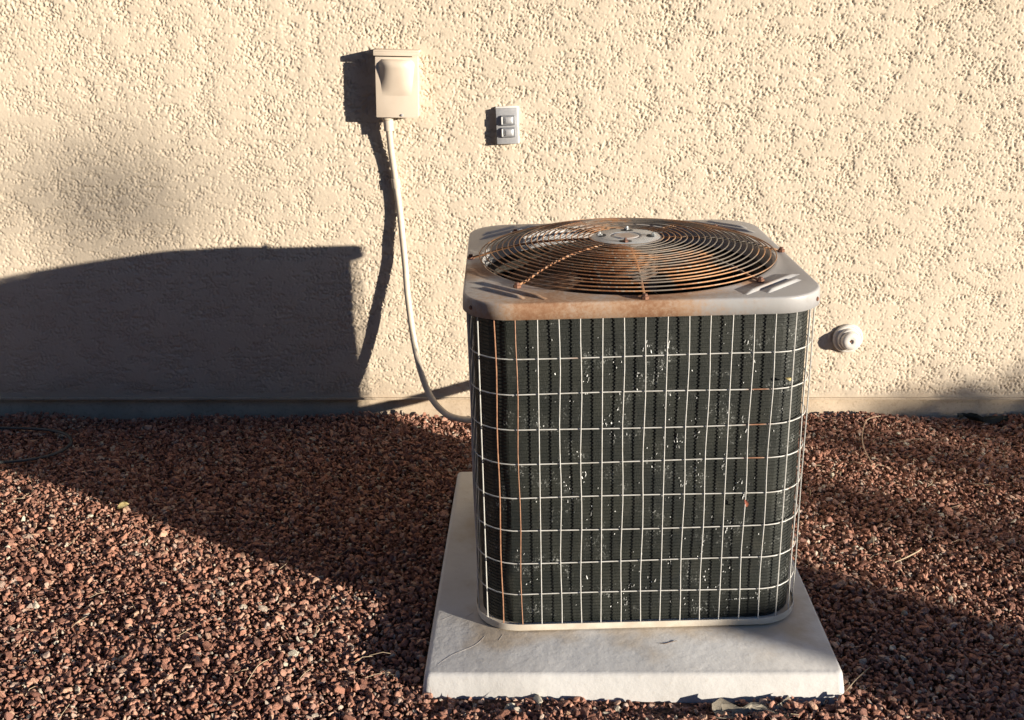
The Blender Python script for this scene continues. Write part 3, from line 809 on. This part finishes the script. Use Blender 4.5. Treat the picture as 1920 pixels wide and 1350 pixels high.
strand('dry_stem', [(0.838, 2.030, 0.016), (0.872, 2.045, 0.022), (0.905, 2.066, 0.026), (0.913, 2.082, 0.024)], 0.0017, M_straw, 'pale hooked straw on the dim gravel to the side of the unit', 'straw')
strand('dry_stem', [(0.600, 1.590, 0.010), (0.625, 1.606, 0.028), (0.652, 1.622, 0.040)], 0.0010, M_straw, 'thin straw poking up at the front corner of the white pad', 'straw')
c, s_ = math.cos(R(70)), math.sin(R(70))
strand('dry_stem', [(-0.47 - c * .04, 1.64 - s_ * .04, 0.012), (-0.47, 1.648, 0.022), (-0.47 + c * .04, 1.64 + s_ * .04, 0.016)], 0.0009, M_straw, 'thin straw lying on sunlit gravel ahead of the pad corner', 'straw')
# loose pine needles: uncountable
bm = bmesh.new(); nr = random.Random(4)
for _ in range(260):
    x, y = nr.uniform(-1.6, 1.5), nr.uniform(1.45, 2.85)
    if abs(x - PAD_O.x) < PAD_W + 0.03 and abs(y - PAD_O.y) < PAD_D + 0.03: continue
    a = nr.uniform(0, math.pi); ln = nr.uniform(0.02, 0.055); z = nr.uniform(0.006, 0.014); c, s = math.cos(a), math.sin(a); b = nr.uniform(-0.006, 0.006)
    tube(bm, [(x - c * ln / 2, y - s * ln / 2, z), (x + s * b, y - c * b, z + nr.uniform(0, 0.006)), (x + c * ln / 2, y + s * ln / 2, z + nr.uniform(-.003, .004))], 0.00055, 4)
nd = obj('pine_needles', finish(bm, 'pine_needles', 50), M_straw); nd['kind'] = 'stuff'; nd['category'] = 'needles'; nd['label'] = 'loose dry needles and grass bits strewn over the gravel'
# yellow leaf
def leaf(name, ln, wd, mat, loc, rot, label):
    bm = bmesh.new(); LP = []
    for i in range(7):
        t = i / 6; w_ = wd * math.sin(math.pi * t) ** 0.7 + 0.0003
        LP.append([(ln * (t - 0.5), u * w_, 0.35 * w_ * u * u + 0.004 * math.sin(math.pi * t)) for u in (-1, -0.5, 0, 0.5, 1)])
    loops_mesh(bm, LP, closed=False); bmesh.ops.solidify(bm, geom=bm.faces[:], thickness=0.00025)
    o_ = obj(name, finish(bm, name, 60), mat, None, loc, rot); tag(o_, label, 'leaf'); return o_
leaf('fallen_leaf', 0.030, 0.008, M_leaf, (-0.938, 2.283, 0.022), (R(38), R(-12), R(25)), 'pale yellow fallen leaf on gravel at the edge of the unit shadow')
leaf('fallen_leaf', 0.013, 0.003, M_leaf, (0.487, 1.7435, 0.553), (R(75), R(20), R(15)), 'tiny yellowish leaf caught in the upper grille')
leaf('fallen_leaf', 0.016, 0.0028, M_redleaf, (0.429, 1.7375, 0.312), (R(80), R(70), R(0)), 'small reddish leaf caught in the middle of the grille')
# dark twig and crumbs on the pad
strand('twig', [(0.277, 1.692, 0.0420), (0.287, 1.689, 0.0426), (0.297, 1.694, 0.0422), (0.311, 1.698, 0.0434)], 0.0006, M_bark, 'short dark twig lying on the white pad ahead of the unit', 'twig')
# torn scraps by the pad and wall
def scrap(name, pts, mat, loc, rz, thick, label, amp):
    bm = bmesh.new(); n_ = 9; sr = random.Random(int(loc[0] * 100)); LP = []
    for i in range(n_):
        t = i / (n_ - 1); lo_, hi_ = pts(t)
        LP.append([(0.0 + t * 0.14 - 0.07, lo_ + (hi_ - lo_) * j / 5, amp * (0.5 + sr.uniform(-0.5, 0.6)) + 0.006 * math.sin(j * 1.3 + i)) for j in range(6)])
    loops_mesh(bm, LP, closed=False); bmesh.ops.solidify(bm, geom=bm.faces[:], thickness=thick)
    o_ = obj(name, finish(bm, name, 40), mat, None, loc, (R(12), 0, rz)); tag(o_, label, 'scrap'); return o_
scrap('cloth_scrap', lambda t: (-0.018 - 0.008 * math.sin(9 * t), 0.012 + 0.010 * math.sin(14 * t)), M_scrap, (0.425, 1.553, 0.000), R(2), 0.0012, 'crumpled greyish cloth scrap against the front of the pad', 0.003)
scrap('plastic_scrap', lambda t: (-0.014 + 0.006 * math.sin(7 * t), 0.010 + 0.006 * math.sin(11 * t)), M_darkscrap, (1.375, 2.852, 0.012), R(-6), 0.001, 'dark plastic scrap half buried in gravel at the foot of the wall', 0.008)

# ------------------------------------------------------------------ things outside the frame that shade it
SU = Vector((to_sun.x, to_sun.y, 0)).normalized(); PE = Vector((-SU.y, SU.x, 0))
TE = math.tan(R(SUN_EL))
def upstream(u, s, z=0.0): return PE * u + SU * s + Vector((0, 0, z))
# block pillar
ps = 6.2; hp = 0.145 + ps * TE
pil = empty('block_pillar', upstream(1.885, ps), (0, 0, math.atan2(PE.y, PE.x)))
tag(pil, 'grey block gate pillar standing across the yard towards the sun', 'pillar')
courses = 6; ch = (hp - 0.05) / courses
for i in range(courses):
    obj('block', box_mesh('block', (0.375, 0.375, ch - 0.006), 0.006, (0, 0, ch * i + ch / 2)), M_block, pil)
obj('cap_block', box_mesh('cap_block', (0.39, 0.39, 0.05), 0.008, (0, 0, hp - 0.025)), M_block, pil)
# sparse shrubs beside the pillar
def shrub(u, s, top, wid, n, label, seed):
    root = empty('desert_shrub', upstream(u, s)); tag(root, label, 'shrub', 'sparse shrubs beside the pillar')
    sr = random.Random(seed); hgt = top + s * TE
    bm = bmesh.new(); tips = []
    for _ in range(16):
        a = sr.uniform(0, 6.28); r_ = wid * sr.uniform(0.2, 0.95) ; h_ = hgt * sr.uniform(0.75, 1.0) * (1 - 0.25 * (r_ / wid) ** 2)
        pts = [(0, 0, 0), (math.cos(a) * r_ * 0.25, math.sin(a) * r_ * 0.25, h_ * 0.4), (math.cos(a) * r_ * 0.7, math.sin(a) * r_ * 0.7, h_ * 0.75), (math.cos(a) * r_, math.sin(a) * r_, h_)]
        P_ = catmull(pts, 4); tube(bm, P_, [0.008 * (1 - 0.75 * i / len(P_)) for i in range(len(P_))], 5); tips += [p for p in P_[5:]]
    obj('stem', finish(bm, 'stem', 50), M_bark, root)
    bm = bmesh.new()
    for _ in range(n):
        p = sr.choice(tips) + Vector((sr.gauss(0, 0.05), sr.gauss(0, 0.05), sr.gauss(0, 0.035)))
        p.z = min(max(p.z, 0.05), hgt)
        q = Euler((sr.uniform(0, 3), sr.uniform(0, 3), sr.uniform(0, 6.28))).to_matrix(); l_, w_ = sr.uniform(0.012, 0.028), sr.uniform(0.004, 0.009)
        bm.faces.new([bm.verts.new(p + q @ Vector(v)) for v in ((-l_, 0, 0), (0, -w_, 0.002), (l_, 0, 0), (0, w_, 0.002))])
    obj('foliage', finish(bm, 'foliage', 0, recalc=False), M_foliage, root)
shrub(2.38, 5.6, 0.15, 0.34, 5600, 'sparse green shrub next to the block pillar', 31)
shrub(2.80, 5.9, 0.18, 0.36, 6500, 'sparse green shrub in the middle of the row', 32)
shrub(3.30, 5.5, 0.215, 0.36, 6500, 'taller sparse shrub farthest from the pillar', 33)
# slender yucca far beyond, a soft patch of shade high on the wall
ys_ = 21.0
yu = empty('yucca_tree', upstream(1.965, ys_)); tag(yu, 'tall slender yucca with a tuft of narrow leaves far across the yard', 'tree')
yr = random.Random(8); yh = 1.09 + ys_ * TE
obj('trunk', tube_mesh('trunk', [(0.1 * math.sin(i * 0.5), 0.06 * math.sin(i * .8), yh * i / 8) for i in range(9)], [0.05 - 0.003 * i for i in range(9)], 8), M_bark, yu)
bm = bmesh.new(); tipx = Vector((0.1 * math.sin(4), 0.06 * math.sin(6.4), yh))
for _ in range(58):
    d = Vector((yr.gauss(0, 1), yr.gauss(0, 1), yr.gauss(0.15, 0.8))).normalized(); side = d.cross(Vector((0, 0, 1))).normalized(); l_ = yr.uniform(0.18, 0.42)
    p0 = tipx + d * 0.02; p1 = tipx + d * l_ * 0.6 + Vector((0, 0, 0.01)); p2 = tipx + d * l_ - Vector((0, 0, 0.03))
    v = [bm.verts.new(x) for x in (p0 - side * 0.006, p0 + side * 0.006, p1 + side * 0.008, p1 - side * 0.008, p2)]
    bm.faces.new((v[0], v[1], v[2], v[3])); bm.faces.new((v[3], v[2], v[4]))
obj('crown', finish(bm, 'crown', 0, recalc=False), M_foliage, yu)
